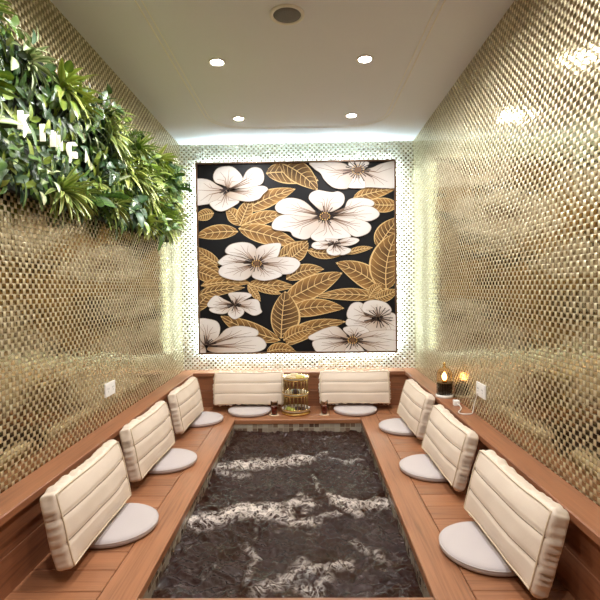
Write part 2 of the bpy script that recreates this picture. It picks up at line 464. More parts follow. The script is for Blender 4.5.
QO = {'A': (190, 155), 'B': (290, 155), 'C': (190, 250), 'D': (290, 250)}
def Q(q, x, y):
    o = QO[q]; return w2(o[0] + x * .18333, o[1] + y * .18333)
def stroke(pts, w0, w1, c):
    n = len(pts); prev = None
    for i in range(n):
        a = pts[max(i - 1, 0)]; b = pts[min(i + 1, n - 1)]
        dx, dz = b[0] - a[0], b[1] - a[1]; l = math.hypot(dx, dz) or 1
        wd = (w0 + (w1 - w0) * i / (n - 1)) / 2
        nx, nz = -dz / l * wd, dx / l * wd
        k = (pv((pts[i][0] + nx, pts[i][1] + nz), c), pv((pts[i][0] - nx, pts[i][1] - nz), c))
        if prev: PF.append((prev[0], prev[1], k[1], k[0]))
        prev = k
def bez(a, b, c, t):
    return tuple((1 - t) ** 2 * a[i] + 2 * t * (1 - t) * b[i] + t * t * c[i] for i in (0, 1))
GOLD, GOLDL = srgb(136, 100, 54), srgb(208, 178, 124)
def leaf(q, base, mid, tip, hw, dark=1.0, nv=7, hwl=None):
    b, mdl, t = Q(q, *base), Q(q, *mid), Q(q, *tip); s = .18333 * MY / F_
    hw = hw * s; hl = (hwl * s) if hwl else hw
    N = 16
    def edge(tt, k, side):
        p = bez(b, mdl, t, tt); p2 = bez(b, mdl, t, min(tt + .01, 1)); p1 = bez(b, mdl, t, max(tt - .01, 0))
        dx, dz = p2[0] - p1[0], p2[1] - p1[1]; l = math.hypot(dx, dz) or 1
        wd = (math.sin(PI * tt ** .85) ** .75) * (hw if side > 0 else hl) * k
        return (p[0] - dz / l * wd * side, p[1] + dx / l * wd * side)
    rd = random.uniform(.85, 1.15) * dark
    for (grow, layer) in ((1.0, 0), (.90, 1)):
        LAY[0] += 1
        prev = None
        for i in range(N + 1):
            tt = i / N; u = tt if layer == 0 else .03 + .94 * tt
            if layer == 0: ce = cm_ = GOLDL
            else:
                g = rd * (.8 + .4 * random.random())
                ce = (GOLD[0] * g * 1.25, GOLD[1] * g * 1.25, GOLD[2] * g * 1.2, 1); cm_ = (GOLD[0] * g * .42, GOLD[1] * g * .36, GOLD[2] * g * .3, 1)
            k = (pv(edge(u, grow, 1), ce), pv(bez(b, mdl, t, u), cm_), pv(edge(u, grow, -1), ce))
            if prev: PF.append((prev[0], prev[1], k[1], k[0])); PF.append((prev[1], prev[2], k[2], k[1]))
            prev = k
    LAY[0] += 1
    stroke([bez(b, mdl, t, i / 12) for i in range(13)], .011, .005, GOLDL)
    for i in range(nv):
        for side in (1, -1):
            t0 = .08 + .8 * i / nv; t1 = min(t0 + .14, .97)
            a = bez(b, mdl, t, t0); e = edge(t1, .92, side); mm = edge((t0 + t1) / 2 - .01, .5, side)
            stroke([a, mm, e], .006, .003, GOLDL)
WH, CRM, BRN = srgb(216, 211, 207), srgb(206, 206, 184), srgb(150, 116, 80)
def petal(q, c, pts, dark=.0, lines=5):
    cc = Q(q, *c); P = [Q(q, *p) for p in pts]
    # smooth closed outline (Catmull-Rom)
    O = []
    n = len(P)
    for i in range(n):
        p0, p1, p2, p3 = P[i - 1], P[i], P[(i + 1) % n], P[(i + 2) % n]
        for s in range(5):
            t = s / 5
            O.append(tuple(.5 * ((2 * p1[k]) + (-p0[k] + p2[k]) * t + (2 * p0[k] - 5 * p1[k] + 4 * p2[k] - p3[k]) * t * t + (-p0[k] + 3 * p1[k] - 3 * p2[k] + p3[k]) * t ** 3) for k in (0, 1)))
    cen = (sum(p[0] for p in P) / n, sum(p[1] for p in P) / n)
    dm = max(math.hypot(o[0] - cc[0], o[1] - cc[1]) for o in O)
    def colr(p, edge):
        r = math.hypot(p[0] - cc[0], p[1] - cc[1]) / dm
        nz = noise.noise(Vector((p[0] * 9, p[1] * 9, LAY[0]))) * .10
        f = min(1, max(0, r * 1.35 - .05 + nz))
        f = f ** .55
        a = tuple(BRN[k] + (WH[k] - BRN[k]) * f for k in range(3))
        if edge: a = tuple(a[k] * .55 + CRM[k] * .25 for k in range(3))
        return a + (1,)
    LAY[0] += 1
    rings = [1.0, .965, .75, .5, .25]
    idx = []
    for rg in rings:
        row = []
        for o in O:
            p = (cen[0] + (o[0] - cen[0]) * rg, cen[1] + (o[1] - cen[1]) * rg); row.append(pv(p, colr(p, rg == 1.0)))
        idx.append(row)
    kc = pv(cen, colr(cen, False)); m_ = len(O)
    for a in range(len(rings) - 1):
        for i in range(m_):
            j = (i + 1) % m_; PF.append((idx[a][i], idx[a][j], idx[a + 1][j], idx[a + 1][i]))
    for i in range(m_): PF.append((idx[-1][i], idx[-1][(i + 1) % m_], kc))
    stroke(O + O[:1], .004, .004, srgb(150, 130, 112))
    LAY[0] += 1
    far = [o for o in O if math.hypot(o[0] - cc[0], o[1] - cc[1]) > .55 * dm]
    for i in range(lines):
        if not far: break
        e = far[int((i + .5) * len(far) / lines)]
        L = random.uniform(.45, .72); s0 = .1
        # strokes stay inside the petal: from the flower centre through the petal's own middle
        mid = (cen[0] * .55 + e[0] * .25 + cc[0] * .2, cen[1] * .55 + e[1] * .25 + cc[1] * .2)
        st = (cc[0] + (mid[0] - cc[0]) * s0, cc[1] + (mid[1] - cc[1]) * s0)
        en = (mid[0] + (e[0] - mid[0]) * L, mid[1] + (e[1] - mid[1]) * L)
        stroke([st, ((st[0] + mid[0]) / 2, (st[1] + mid[1]) / 2), mid, en], .010, .002, srgb(128, 102, 84))
def stamens(q, c, r, n=16, squash=.7, gold=True, a0=0, a1=2 * PI):
    LAY[0] += 1
    s = .18333 * MY / F_; cc = Q(q, *c); r *= s
    for i in range(n):
        a = a0 + (a1 - a0) * (i + random.uniform(-.25, .25)) / n; k = random.uniform(.7, 1.25)
        e = (cc[0] + math.cos(a) * r * k, cc[1] + math.sin(a) * r * squash * k); st = (cc[0] + math.cos(a) * r * .22, cc[1] + math.sin(a) * r * squash * .22)
        stroke([st, e], .006, .009, srgb(40, 26, 24))
        LAY[0] += .02
    if gold:
        LAY[0] += 1
        for i in range(12):
            a = 2 * PI * i / 12; p = (cc[0] + math.cos(a) * r * .42, cc[1] + math.sin(a) * r * .42 * squash)
            stroke([(p[0] - .005, p[1]), (p[0] + .005, p[1])], .009, .009, srgb(206, 164, 96))
        stroke([(cc[0] - r * .25, cc[1]), (cc[0] + r * .25, cc[1])], r * .35, r * .35, srgb(104, 74, 48))
# leaves first
leaf('A', (415, 100), (540, 75), (700, 140), 60, .75); leaf('B', (-60, 40), (60, 80), (150, 190), 60, .7)
leaf('A', (300, 300), (400, 235), (575, 185), 48); leaf('A', (272, 385), (240, 320), (195, 290), 38); leaf('A', (272, 385), (300, 310), (330, 240), 42)
leaf('A', (280, 385), (390, 330), (520, 325), 38); leaf('A', (265, 400), (420, 430), (590, 490), 52)
leaf('A', (130, 318), (80, 320), (25, 350), 32); leaf('A', (262, 418), (140, 410), (30, 445), 40, 1, 5)
leaf('A', (165, 600), (90, 560), (25, 500), 32)
leaf('B', (345, 235), (450, 200), (580, 180), 36); leaf('B', (590, 270), (500, 280), (400, 262), 40)
leaf('B', (480, 505), (520, 430), (600, 340), 60, .8)
leaf('C', (480, 40), (560, 20), (640, -50), 48); leaf('B', (-10, 570), (40, 540), (100, 480), 44)
leaf('B', (95, 520), (180, 545), (290, 540), 30); leaf('B', (300, 540), (380, 510), (450, 505), 18)
leaf('C', (20, 60), (90, 80), (190, 160), 38); leaf('C', (30, 340), (60, 250), (170, 215), 42, .8)
leaf('C', (20, 110), (90, 130), (200, 180), 40); leaf('C', (60, 195), (180, 165), (335, 180), 28, 1.35)
leaf('C', (40, 250), (140, 210), (300, 205), 30, .8)
leaf('C', (320, 185), (430, 190), (570, 200), 36); leaf('C', (315, 190), (350, 230), (385, 280), 22); leaf('C', (330, 190), (420, 215), (500, 240), 22)
leaf('D', (-20, 160), (60, 100), (185, 105), 40)
leaf('D', (-30, 280), (110, 200), (285, 125), 62, .85); leaf('D', (480, 260), (330, 225), (140, 255), 34)
leaf('D', (515, 235), (420, 120), (250, 70), 62); leaf('D', (525, 218), (505, 60), (580, -90), 95, .75, 8)
leaf('D', (430, 260), (460, 200), (500, 190), 28); leaf('D', (465, 265), (520, 255), (590, 215), 32)
leaf('D', (-10, 350), (120, 290), (295, 318), 48, .9); leaf('D', (-20, 520), (60, 410), (305, 390), 45)
leaf('C', (497, 482), (500, 350), (520, 225), 62, .62, 8, 100)
leaf('C', (492, 492), (300, 440), (168, 360), 48); leaf('C', (510, 492), (580, 440), (670, 430), 42); leaf('C', (420, 560), (490, 520), (580, 560), 36)
# flowers
petal('B', (370, 80), [(345, 85), (310, 55), (250, 40), (110, 40), (130, 75), (165, 100), (190, 140), (240, 180), (310, 185), (335, 150), (355, 110)])
petal('B', (370, 80), [(390, 90), (450, 70), (500, 48), (585, 40), (585, 170), (520, 182), (440, 178), (390, 175), (365, 130)])
petal('B', (370, 80), [(355, 108), (330, 150), (318, 178), (370, 183), (410, 178), (400, 130)], lines=2)
petal('B', (370, 80), [(320, 60), (330, 36), (420, 36), (425, 60), (390, 85), (345, 85)], lines=2)
stamens('B', (370, 82), 75, 22, .75)
petal('A', (205, 195), [(215, 180), (180, 165), (140, 150), (128, 115), (150, 75), (200, 63), (240, 70), (280, 110), (290, 150), (265, 182)])
petal('A', (205, 195), [(262, 180), (285, 140), (310, 90), (350, 68), (390, 80), (405, 120), (395, 155), (360, 172), (310, 182)])
petal('A', (205, 195), [(200, 195), (150, 165), (110, 140), (60, 130), (20, 145), (20, 265), (80, 272), (140, 255), (190, 222)])
petal('A', (205, 195), [(190, 215), (150, 245), (108, 265), (138, 300), (180, 308), (230, 285), (270, 255), (225, 235)])
petal('A', (205, 195), [(200, 215), (240, 195), (300, 185), (370, 170), (410, 173), (426, 190), (400, 215), (380, 240), (330, 255), (270, 250), (230, 240)])
stamens('A', (205, 195), 40, 9, .8, False, PI * .6, PI * 1.4)
petal('B', (190, 335), [(240, 330), (290, 305), (320, 245), (390, 235), (440, 245), (460, 265), (440, 282), (380, 288), (310, 308)])
petal('B', (190, 335), [(150, 330), (120, 290), (70, 250), (10, 235), (-40, 243), (-75, 270), (-78, 300), (-50, 320), (20, 332), (100, 342)])
petal('B', (190, 335), [(175, 308), (130, 272), (103, 240), (113, 210), (150, 193), (185, 198), (230, 205), (262, 200), (290, 215), (297, 245), (280, 280), (225, 310)])
petal('B', (190, 335), [(225, 342), (290, 320), (350, 290), (410, 278), (460, 290), (487, 320), (470, 347), (420, 362), (340, 348)])
petal('B', (190, 335), [(150, 345), (60, 335), (-20, 325), (-70, 340), (-97, 375), (-92, 405), (-45, 415), (0, 420), (20, 445), (80, 462), (120, 440), (160, 390), (175, 365)])
petal('B', (190, 335), [(215, 360), (270, 345), (330, 345), (390, 355), (430, 375), (442, 400), (420, 430), (360, 447), (310, 422), (260, 388)])
petal('B', (190, 335), [(180, 362), (150, 400), (112, 445), (150, 472), (220, 462), (280, 457), (332, 445), (300, 410), (240, 365)])
stamens('B', (190, 335), 62, 20, .72)
for p in ([(232, 482), (180, 470), (130, 478), (118, 500), (150, 515), (205, 510)], [(228, 480), (190, 462), (215, 458), (260, 462), (250, 480)],
          [(250, 482), (300, 455), (350, 452), (377, 465), (350, 487), (300, 497)], [(250, 490), (290, 500), (332, 515), (320, 535), (280, 547), (255, 525)],
          [(237, 490), (200, 515), (208, 540), (250, 550), (278, 532)]): petal('B', (242, 486), p, lines=3)
stamens('B', (242, 486), 36, 10, .6, False)
petal('C', (365, 72), [(345, 72), (290, 45), (230, 30), (200, 28), (163, 55), (153, 70), (190, 88), (260, 82)])
petal('C', (365, 72), [(352, 66), (290, 40), (215, 25), (193, 5), (220, -28), (280, -42), (330, -35), (362, -8), (374, 40)])
petal('C', (365, 72), [(375, 55), (360, 5), (400, -26), (490, -37), (492, 0), (472, 45), (420, 68)])
petal('C', (365, 72), [(395, 68), (450, 45), (510, 38), (572, 45), (602, 75), (580, 110), (540, 132), (470, 127), (410, 97)])
petal('C', (365, 72), [(340, 80), (260, 70), (190, 82), (158, 110), (168, 140), (220, 160), (280, 167), (322, 150), (352, 110)])
petal('C', (365, 72), [(365, 88), (430, 100), (502, 130), (480, 152), (420, 167), (370, 162), (338, 140)])
stamens('C', (365, 74), 58, 18, .7, True)
for p in ([(240, 292), (220, 260), (213, 235), (270, 230), (322, 235), (337, 250), (300, 272), (260, 297)], [(235, 297), (190, 270), (140, 248), (98, 290), (108, 312), (180, 312)],
          [(258, 300), (320, 270), (372, 273), (387, 320), (392, 340), (350, 357), (300, 332)], [(238, 300), (170, 310), (108, 320), (130, 342), (190, 347), (232, 322)],
          [(242, 308), (208, 345), (245, 377), (292, 350), (290, 320)]): petal('C', (246, 299), p, lines=4)
stamens('C', (246, 299), 42, 10, .7, False)
petal('C', (85, 525), [(85, 512), (55, 480), (20, 385), (60, 372), (100, 375), (150, 390), (167, 430), (150, 482), (110, 508)])
petal('C', (85, 525), [(110, 517), (160, 470), (200, 430), (260, 413), (330, 420), (372, 440), (365, 467), (300, 477), (200, 492)])
petal('C', (85, 525), [(105, 527), (200, 490), (300, 473), (380, 473), (417, 510), (400, 542), (330, 560), (200, 570), (110, 550)])
petal('C', (85, 525), [(80, 522), (30, 480), (20, 570), (85, 565)], lines=2)
stamens('C', (88, 520), 55, 9, .9, False, 0, PI * .6)
petal('D', (480, 370), [(445, 372), (400, 400), (330, 382), (308, 350), (330, 298), (370, 283), (402, 300), (402, 350)])
petal('D', (480, 370), [(500, 372), (550, 340), (590, 375), (590, 440), (540, 452), (510, 420)])
petal('D', (480, 370), [(455, 360), (395, 332), (400, 292), (440, 273), (490, 276), (530, 293), (552, 330), (520, 352), (485, 360)])
petal('D', (480, 370), [(460, 385), (500, 400), (522, 440), (440, 444), (360, 432), (305, 405), (318, 373), (380, 393)])
stamens('D', (480, 368), 66, 18, .8, False)
petal('D', (340, 490), [(330, 472), (288, 430), (330, 413), (400, 418), (432, 450), (360, 478)])
petal('D', (340, 490), [(360, 480), (400, 455), (480, 438), (590, 440), (590, 492), (470, 482), (400, 492)])
petal('D', (340, 490), [(320, 480), (260, 418), (200, 423), (130, 453), (98, 475), (130, 492), (220, 482), (300, 492)])
petal('D', (340, 490), [(370, 495), (440, 472), (540, 488), (590, 500), (590, 570), (470, 570), (400, 532)])
petal('D', (340, 490), [(310, 495), (200, 483), (128, 495), (128, 530), (170, 570), (290, 570), (322, 520)])
petal('D', (340, 490), [(330, 508), (298, 560), (402, 560), (372, 515)], lines=3)
stamens('D', (340, 490), 56, 18, .75, True)
pa = mesh_obj('painting', PV, PF, M['paint'], mu)
ca = pa.data.color_attributes.new('col', 'FLOAT_COLOR', 'POINT'); ca.data.foreach_set('color', [c for q_ in PC for c in q_])

# LED strip fixed behind the mural edge
LX0, LX1, LZ0, LZ1 = -1.036 + .010, .842 - .010, .490, 2.276
bm = bmesh.new(); a, b = .008, YB - .014
bm_box(bm, LX0, LX1, YB - .034, b, LZ1 - a, LZ1); bm_box(bm, LX0, LX1, YB - .034, b, LZ0, LZ0 + a)
bm_box(bm, LX0, LX0 + a, YB - .034, b, LZ0 + a, LZ1 - a); bm_box(bm, LX1 - a, LX1, YB - .034, b, LZ0 + a, LZ1 - a)
bmesh.ops.translate(bm, verts=bm.verts[:], vec=(.095, -MY, -.48))
led = bm_obj('backlight_strip', bm, M['led'], mu)

# ------------------------------------------------------------------ pool water
def build_water():
    nx, ny = 190, 410
    vs, fs, fo = [], [], []
    curves = [([(-.64, 3.10), (-.45, 3.16), (-.25, 3.19), (-.02, 3.25)], .075, 1.0),
              ([(-.66, 2.36), (-.5, 2.42), (-.36, 2.49), (-.2, 2.50)], .075, 1.15),
              ([(-.2, 2.50), (-.16, 2.58), (-.06, 2.60), (.02, 2.55)], .03, .9),
              ([(-.24, 2.50), (-.16, 2.42), (-.06, 2.38), (.04, 2.40)], .035, .8), ([(-.12, 2.58), (-.1, 2.48), (-.14, 2.40)], .022, .9),
              ([(.10, 2.70), (.12, 2.60), (.2, 2.52), (.26, 2.46)], .03, 1.0), ([(.15, 2.60), (.28, 2.56), (.42, 2.58)], .05, .95),
              ([(-.05, 2.72), (.0, 2.62), (-.03, 2.5)], .02, .6),
              ([(-.2, 1.84), (-.1, 1.92), (-.04, 2.02), (.0, 1.95), (.1, 1.99), (.18, 2.03)], .04, .62),
              ([(-.06, 1.86), (.02, 1.82), (.08, 1.90)], .035, .55), ([(-.4, 3.0), (-.5, 2.96), (-.58, 3.02)], .03, .5), ([(-.02, 3.25), (.06, 3.30), (.12, 3.36)], .02, .6), ([(-.05, 2.38), (.08, 2.44), (.16, 2.46)], .02, .6),
              ([(.02, 3.0), (.06, 2.85), (.04, 2.75)], .015, .5), ([(.2, 2.2), (.28, 2.12), (.33, 2.0)], .02, .42), ([(-.3, 2.15), (-.24, 2.05), (-.27, 1.9)], .02, .42), ([(.15, 3.3), (.25, 3.2), (.36, 3.22)], .02, .45)]
    for j in range(ny + 1):
        for i in range(nx + 1):
            x = PX0 - .004 + (PX1 - PX0 + .008) * i / nx; y = PY0 - .004 + (PY1 - PY0 + .008) * j / ny
            n1 = noise.noise(Vector((x * 4, y * 4, 1.3))); n2 = noise.noise(Vector((x * 9 + n1, y * 12, 4.1)))
            n3 = 1 - abs(noise.noise(Vector((x * 19 + n2, y * 24 + n1 * 2, 7.7)))); n4 = noise.noise(Vector((x * 45, y * 52 + n2 * 2, 2.2)))
            h = n1 * .012 + n2 * .018 + (n3 - .7) * .030 + n4 * .007
            f = 0
            wx = x + noise.noise(Vector((x * 7, y * 7, 9))) * .03; wy = y + noise.noise(Vector((x * 7, y * 7, 19))) * .04
            for (pl, wd, st) in curves:
                dm = 9
                for a in range(len(pl) - 1):
                    ax, ay = pl[a]; bx, by = pl[a + 1]; ex, ey = bx - ax, by - ay
                    tt = max(0, min(1, ((wx - ax) * ex + (wy - ay) * ey) / (ex * ex + ey * ey)))
                    dm = min(dm, math.hypot(wx - ax - ex * tt, (wy - ay - ey * tt) * .8))
                if dm < wd * 1.15: f = max(f, st * (1 - dm / wd / 1.15) ** .8)
            sp = noise.noise(Vector((x * 28, y * 28, 31)))
            if sp > .45: f = max(f, (sp - .45) * .8)
            vs.append((x, y, WZ + h + f * .012)); fo.append(min(f, 1.2))
    for j in range(ny):
        for i in range(nx):
            k = j * (nx + 1) + i; fs.append((k, k + 1, k + nx + 2, k + nx + 1))
    o = mesh_obj('pool_water', vs, fs, M['water'], None, True)
    at = o.data.attributes.new('foam', 'FLOAT', 'POINT'); at.data.foreach_set('value', fo)
    tag(o, 'dark brown churning water with white foam filling the sunken pool', 'water', kind='stuff')
build_water()

# ------------------------------------------------------------------ pillows
PL, PH, PT = .635, .290, .064
def pillow_co(u, v, s):
    """u along (-1..1), v up (0..1), s depth (0 front .. 1 back); returns local (x, y, z)"""
    vv = 2 * v - 1
    bul = (1 - abs(u) ** 3) * (1 - abs(vv) ** 3)
    x = u * PL / 2 * (1 - .012 * (1 - vv * vv) * 0 - .02 * (abs(vv) ** 4) )
    z = PH * v
    z += .010 * (abs(u) ** 3) * (-1 if v < .5 else 1) * abs(vv)
    if v > .5: z -= .014 * (1 - u * u) * 0 + .012 * abs(u) ** 6 * abs(vv)
    yf = -.022 * bul; yb = PT + .02 * bul
    y = yf + (yb - yf) * s
    return Vector((x, y, z))
def make_pillow_mesh():
    bm = bmesh.new(); NU, NV, NS = 48, 30, 7
    rnd = .018
    grid = {}
    def P(u, v, s):
        key = (round(u, 5), round(v, 5), round(s, 5))
        if key in grid: return grid[key]
        # rounded box in parameter space
        hx, hz, hy = PL / 2, PH / 2, PT / 2
        p = Vector((u * hx, (2 * s - 1) * hy, (2 * v - 1) * hz))
        q = Vector((max(-hx + rnd, min(hx - rnd, p.x)), max(-hy + rnd, min(hy - rnd, p.y)), max(-hz + rnd, min(hz - rnd, p.z))))
        dlt = p - q
        if dlt.length > 1e-6: p = q + dlt.normalized() * min(dlt.length, rnd)
        u_, s_, v_ = p.x / hx, (p.y / hy + 1) / 2, (p.z / hz + 1) / 2
        c = pillow_co(u_, v_, s_)
        # seams as grooves on the front
        if s < .5:
            for sv in (.345, .655):
                dd = (v_ - sv - .02 * (1 - u_ * u_) * 0) * PH
                c.y += .007 * math.exp(-(dd / .006) ** 2) * (1 - s * 2)
                c.y -= .004 * math.exp(-(dd / .03) ** 2) * 0
            # soft puff of the three channels
            ph = (v_ % .3333) / .3333
        # gathers on the end and top borders
        if abs(u) > .999 or v > .999 or v < .001:
            arg = v_ * 60 if abs(u) > .999 else u_ * 40
            g = noise.noise(Vector((arg * .55, u_ * 3, 3.3))) * math.sin(PI * min(1, max(0, s_)))
            nvec = Vector((math.copysign(1, u), 0, 0)) if abs(u) > .999 else Vector((0, 0, 1 if v > .5 else -1))
            c += nvec * g * .020
        c += Vector((0, noise.noise(c * 9) * .004, noise.noise(c * 5 + Vector((3, 1, 2))) * .004))
        k = bm.verts.new(c); grid[key] = k; return k
    us = [-1 + 2 * i / NU for i in range(NU + 1)]; vv = [i / NV for i in range(NV + 1)]; ss = [i / NS for i in range(NS + 1)]
    def quad(a, b, c, d):
        try: bm.faces.new((a, b, c, d))
        except ValueError: pass
    for i in range(NU):
        for j in range(NV):
            quad(P(us[i], vv[j], 0), P(us[i + 1], vv[j], 0), P(us[i + 1], vv[j + 1], 0), P(us[i], vv[j + 1], 0))
            quad(P(us[i], vv[j + 1], 1), P(us[i + 1], vv[j + 1], 1), P(us[i + 1], vv[j], 1), P(us[i], vv[j], 1))
        for k in range(NS):
            quad(P(us[i], 0, ss[k + 1]), P(us[i + 1], 0, ss[k + 1]), P(us[i + 1], 0, ss[k]), P(us[i], 0, ss[k]))
            quad(P(us[i], 1, ss[k]), P(us[i + 1], 1, ss[k]), P(us[i + 1], 1, ss[k + 1]), P(us[i], 1, ss[k + 1]))
    for j in range(NV):
        for k in range(NS):
            quad(P(-1, vv[j], ss[k + 1]), P(-1, vv[j], ss[k]), P(-1, vv[j + 1], ss[k]), P(-1, vv[j + 1], ss[k + 1]))
            quad(P(1, vv[j], ss[k]), P(1, vv[j], ss[k + 1]), P(1, vv[j + 1], ss[k + 1]), P(1, vv[j + 1], ss[k]))
    return bm
def make_pillow():
    t = empty('back_pillow')
    c = bm_obj('cover', make_pillow_mesh(), M['cream'], t, True)
    def fr(u, v, lift=0):
        p = pillow_co(u, v, 0.0); p.y -= lift; 
        p += Vector((0, noise.noise(p * 9) * .004, noise.noise(p * 5 + Vector((3, 1, 2))) * .004)); return p
    for sv in (.345, .655):
        tube('seam', [fr(-.955 + 1.91 * i / 30, sv, -.005) for i in range(31)], .0022, M['seam'], t, 5)
    loop = []
    e = .950; ev = .036; PLF = .0005
    for i in range(30): loop.append(fr(-e + 2 * e * i / 30, ev, PLF))
    for i in range(16): loop.append(fr(e, ev + (1 - 2 * ev) * i / 16, PLF))
    for i in range(30): loop.append(fr(e - 2 * e * i / 30, 1 - ev, PLF))
    for i in range(16): loop.append(fr(-e, 1 - ev - (1 - 2 * ev) * i / 16, PLF))
    tube('piping', loop, .0035, M['piping'], t, 6, True)
    return t
pil0 = make_pillow()
PILL = [('l', -.893, 2.020, 1.0, 12.0, 'cream channel-stitched back pillow nearest the camera, on the plant wall side'),
        ('l', -.910, 2.820, -1.2, 11.0, 'cream back pillow below the white wall outlet on the plant wall side, middle of three'),
        ('l', -.903, 3.665, -.8, 10.5, 'cream back pillow of the plant wall side next to the mural corner'),
        ('r', .730, 3.525, 1.2, 15.0, 'cream back pillow leaning just below the glass table lamp'),
        ('r', .728, 2.698, 1.1, 15.0, 'cream back pillow on the lamp side, middle of three below the outlet'),
        ('r', .727, 1.868, 1.9, 15.0, 'cream back pillow nearest the camera, on the lamp side'),
        ('b', -.538, 4.150, .3, 12.0, 'cream back pillow under the mural, on the plant wall side of the tiered stand'),
        ('b', .413, 4.150, -.8, 12.0, 'cream back pillow under the mural, on the lamp side of the tiered stand')]
for i, (s, x, y, yaw, lean, lab) in enumerate(PILL):
    o = pil0 if i == 0 else copy_tree(pil0)
    a = {'l': 0, 'r': PI, 'b': -PI / 2}[s] + R(yaw); ln = R(lean)
    n = Vector((math.cos(a), math.sin(a), 0)); e = Vector((-math.sin(a), math.cos(a), 0))
    uu = -n * math.sin(ln) + Vector((0, 0, 1)) * math.cos(ln); bk = -n * math.cos(ln) - Vector((0, 0, 1)) * math.sin(ln)
    mm = Matrix((e, bk, uu)).transposed().to_4x4(); mm.translation = (x, y, .066)
    o.matrix_world = mm
    tag(o, lab, 'pillow', 'cream back pillows round the pool')

# ------------------------------------------------------------------ round seat cushions
def make_seat():
    t = empty('seat_cushion')
    pr = [(.001, 0.0), (.168, 0.0), (.182, .004), (.189, .011), (.190, .020), (.187, .028), (.178, .035), (.16, .039), (.10, .041), (.001, .042)]
    lathe_obj('cover', pr, M['grey'], t, n=48)
    tube('piping', [(.1885 * math.cos(2 * PI * k / 56), .1885 * math.sin(2 * PI * k / 56), .026) for k in range(56)], .0028, M['greyp'], t, 5, True)
    return t
sc0 = make_seat()
for i, (x, y, lab) in enumerate([(-.900, 2.133, 'round pale grey seat cushion under the nearest pillow on the plant wall side'),
                                 (-.905, 2.932, 'round pale grey seat cushion under the middle pillow on the plant wall side'),
                                 (-.905, 3.868, 'round pale grey seat cushion in the corner under the plant wall side pillow'),
                                 (.730, 3.611, 'round pale grey seat cushion under the pillow below the glass lamp'),
                                 (.730, 2.789, 'round pale grey seat cushion under the middle pillow on the lamp side'),
                                 (.730, 1.930, 'round pale grey seat cushion under the nearest pillow on the lamp side'),
                                 (-.524, 4.14, 'round pale grey seat cushion below the mural beside the tea glass, plant wall side'),
                                 (.411, 4.145, 'round pale grey seat cushion below the mural beside the tea glass, lamp side')]):
    o = sc0 if i == 0 else copy_tree(sc0)
    o.location = (x, y, 0); o.rotation_euler.z = i * .7
    tag(o, lab, 'cushion', 'round grey seat cushions')

# ------------------------------------------------------------------ wall outlets
def outlet(x, y, z, n, label):
    t = empty('wall_outlet', (x, y, z), label, 'outlet', rz=0 if n > 0 else PI)
    bm = bmesh.new(); bm_box(bm, 0, .009, -.07, .07, -.041, .041, .003); bm_obj('face_plate', bm, M['white'], t)
    for k in (-1, 1):
        bm = bmesh.new()
        bm_box(bm, .009, .0105, k * .034 - .026, k * .034 + .026, -.028, .028, .0006); c = bm_obj('socket', bm, M['white'], t)
        bm = bmesh.new()
        for (dy, dz) in ((-.008, .006), (.008, .006), (0, -.010)): bm_box(bm, .0105, .0110, k * .034 + dy - .0016, k * .034 + dy + .0016, dz - .005, dz + .005)
        bm_obj('socket_slots', bm, M['slot'], c)
outlet(XL, 2.797, .507, 1, 'white double wall outlet on the plant wall side above the wooden ledge')
outlet(XR, 2.768, .482, -1, 'white double wall outlet near the glass lamp with a cable')

# ------------------------------------------------------------------ glass table lamp
LXp, LYp = .955, 3.30
t = empty('table_lamp', (LXp, LYp, LZ), 'small glass dome lamp with black ribbed body on the wooden ledge', 'lamp')
lathe_obj('base', [(.001, 0), (.058, 0), (.060, .004), (.060, .014), (.056, .020), (.001, .020)], M['ceramic'], t)
def ribbed():
    vs, fs = [], []; n = 96; H = [.020, .022, .098, .102]
    for z in H:
        for k in range(n):
            r = .049 + .0025 * (1 if (k // 2) % 2 else -1); a = 2 * PI * k / n; vs.append((r * math.cos(a), r * math.sin(a), z))
    for i in range(3):
        for k in range(n): q = (k + 1) % n; fs.append((i * n + k, i * n + q, (i + 1) * n + q, (i + 1) * n + k))
    fs.append(tuple(3 * n + k for k in range(n))); fs.append(tuple(range(n))[::-1]); return vs, fs
v, f = ribbed(); mesh_obj('body', v, f, M['black'], t)
lathe_obj('lamp_holder', [(.001, .102), (.018, .102), (.016, .118), (.001, .118)], M['gold'], t, n=20)
lathe_obj('bulb', [(.001, .118), (.010, .120), (.017, .135), (.016, .150), (.009, .166), (.001, .176)], M['bulb'], t, n=20)
og = [(.055, .020), (.055, .14), (.053, .165), (.045, .188), (.030, .203), (.012, .209), (.001, .210)]
ig = [(.001, .208), (.012, .207), (.029, .201), (.0435, .187), (.051, .165), (.053, .14), (.053, .020)]
lathe_obj('glass_dome', og + ig, M['dome'], t, closed=False, n=40)
lathe_obj('finial', [(.001, .209), (.012, .210), (.012, .216), (.005, .220), (.010, .228), (.011, .236), (.006, .244), (.001, .246)], M['gold'], t, n=20)
# white plug adapter with its cable on the ledge
t = empty('charging_cable', (.962, 3.06, LZ), 'white cable with small plug lying on the ledge by the lamp', 'cable')
bm = bmesh.new(); bm_box(bm, -.018, .018, -.02, .02, 0.0, .034, .004); bm_obj('plug', bm, M['white'], t)
pts = []
CT = [(.0, -.02, .015), (.01, -.06, .006), (-.01, -.12, .004), (-.035, -.16, .004), (-.045, -.20, .004), (-.02, -.225, .004), (.02, -.22, .004), (.04, -.19, .01), (.046, -.20, .06), (.047, -.235, .11), (.046, -.26, .145)]
for i in range(len(CT) - 1):
    p0, p1, p2, p3 = [Vector(CT[max(0, min(len(CT) - 1, i + k))]) for k in (-1, 0, 1, 2)]
    for s in range(6):
        tt = s / 6; pts.append(.5 * ((2 * p1) + (p2 - p0) * tt + (2 * p0 - 5 * p1 + 4 * p2 - p3) * tt * tt + (3 * p1 - p0 - 3 * p2 + p3) * tt ** 3))
tube('cord', pts, .003, M['white'], t, 6)

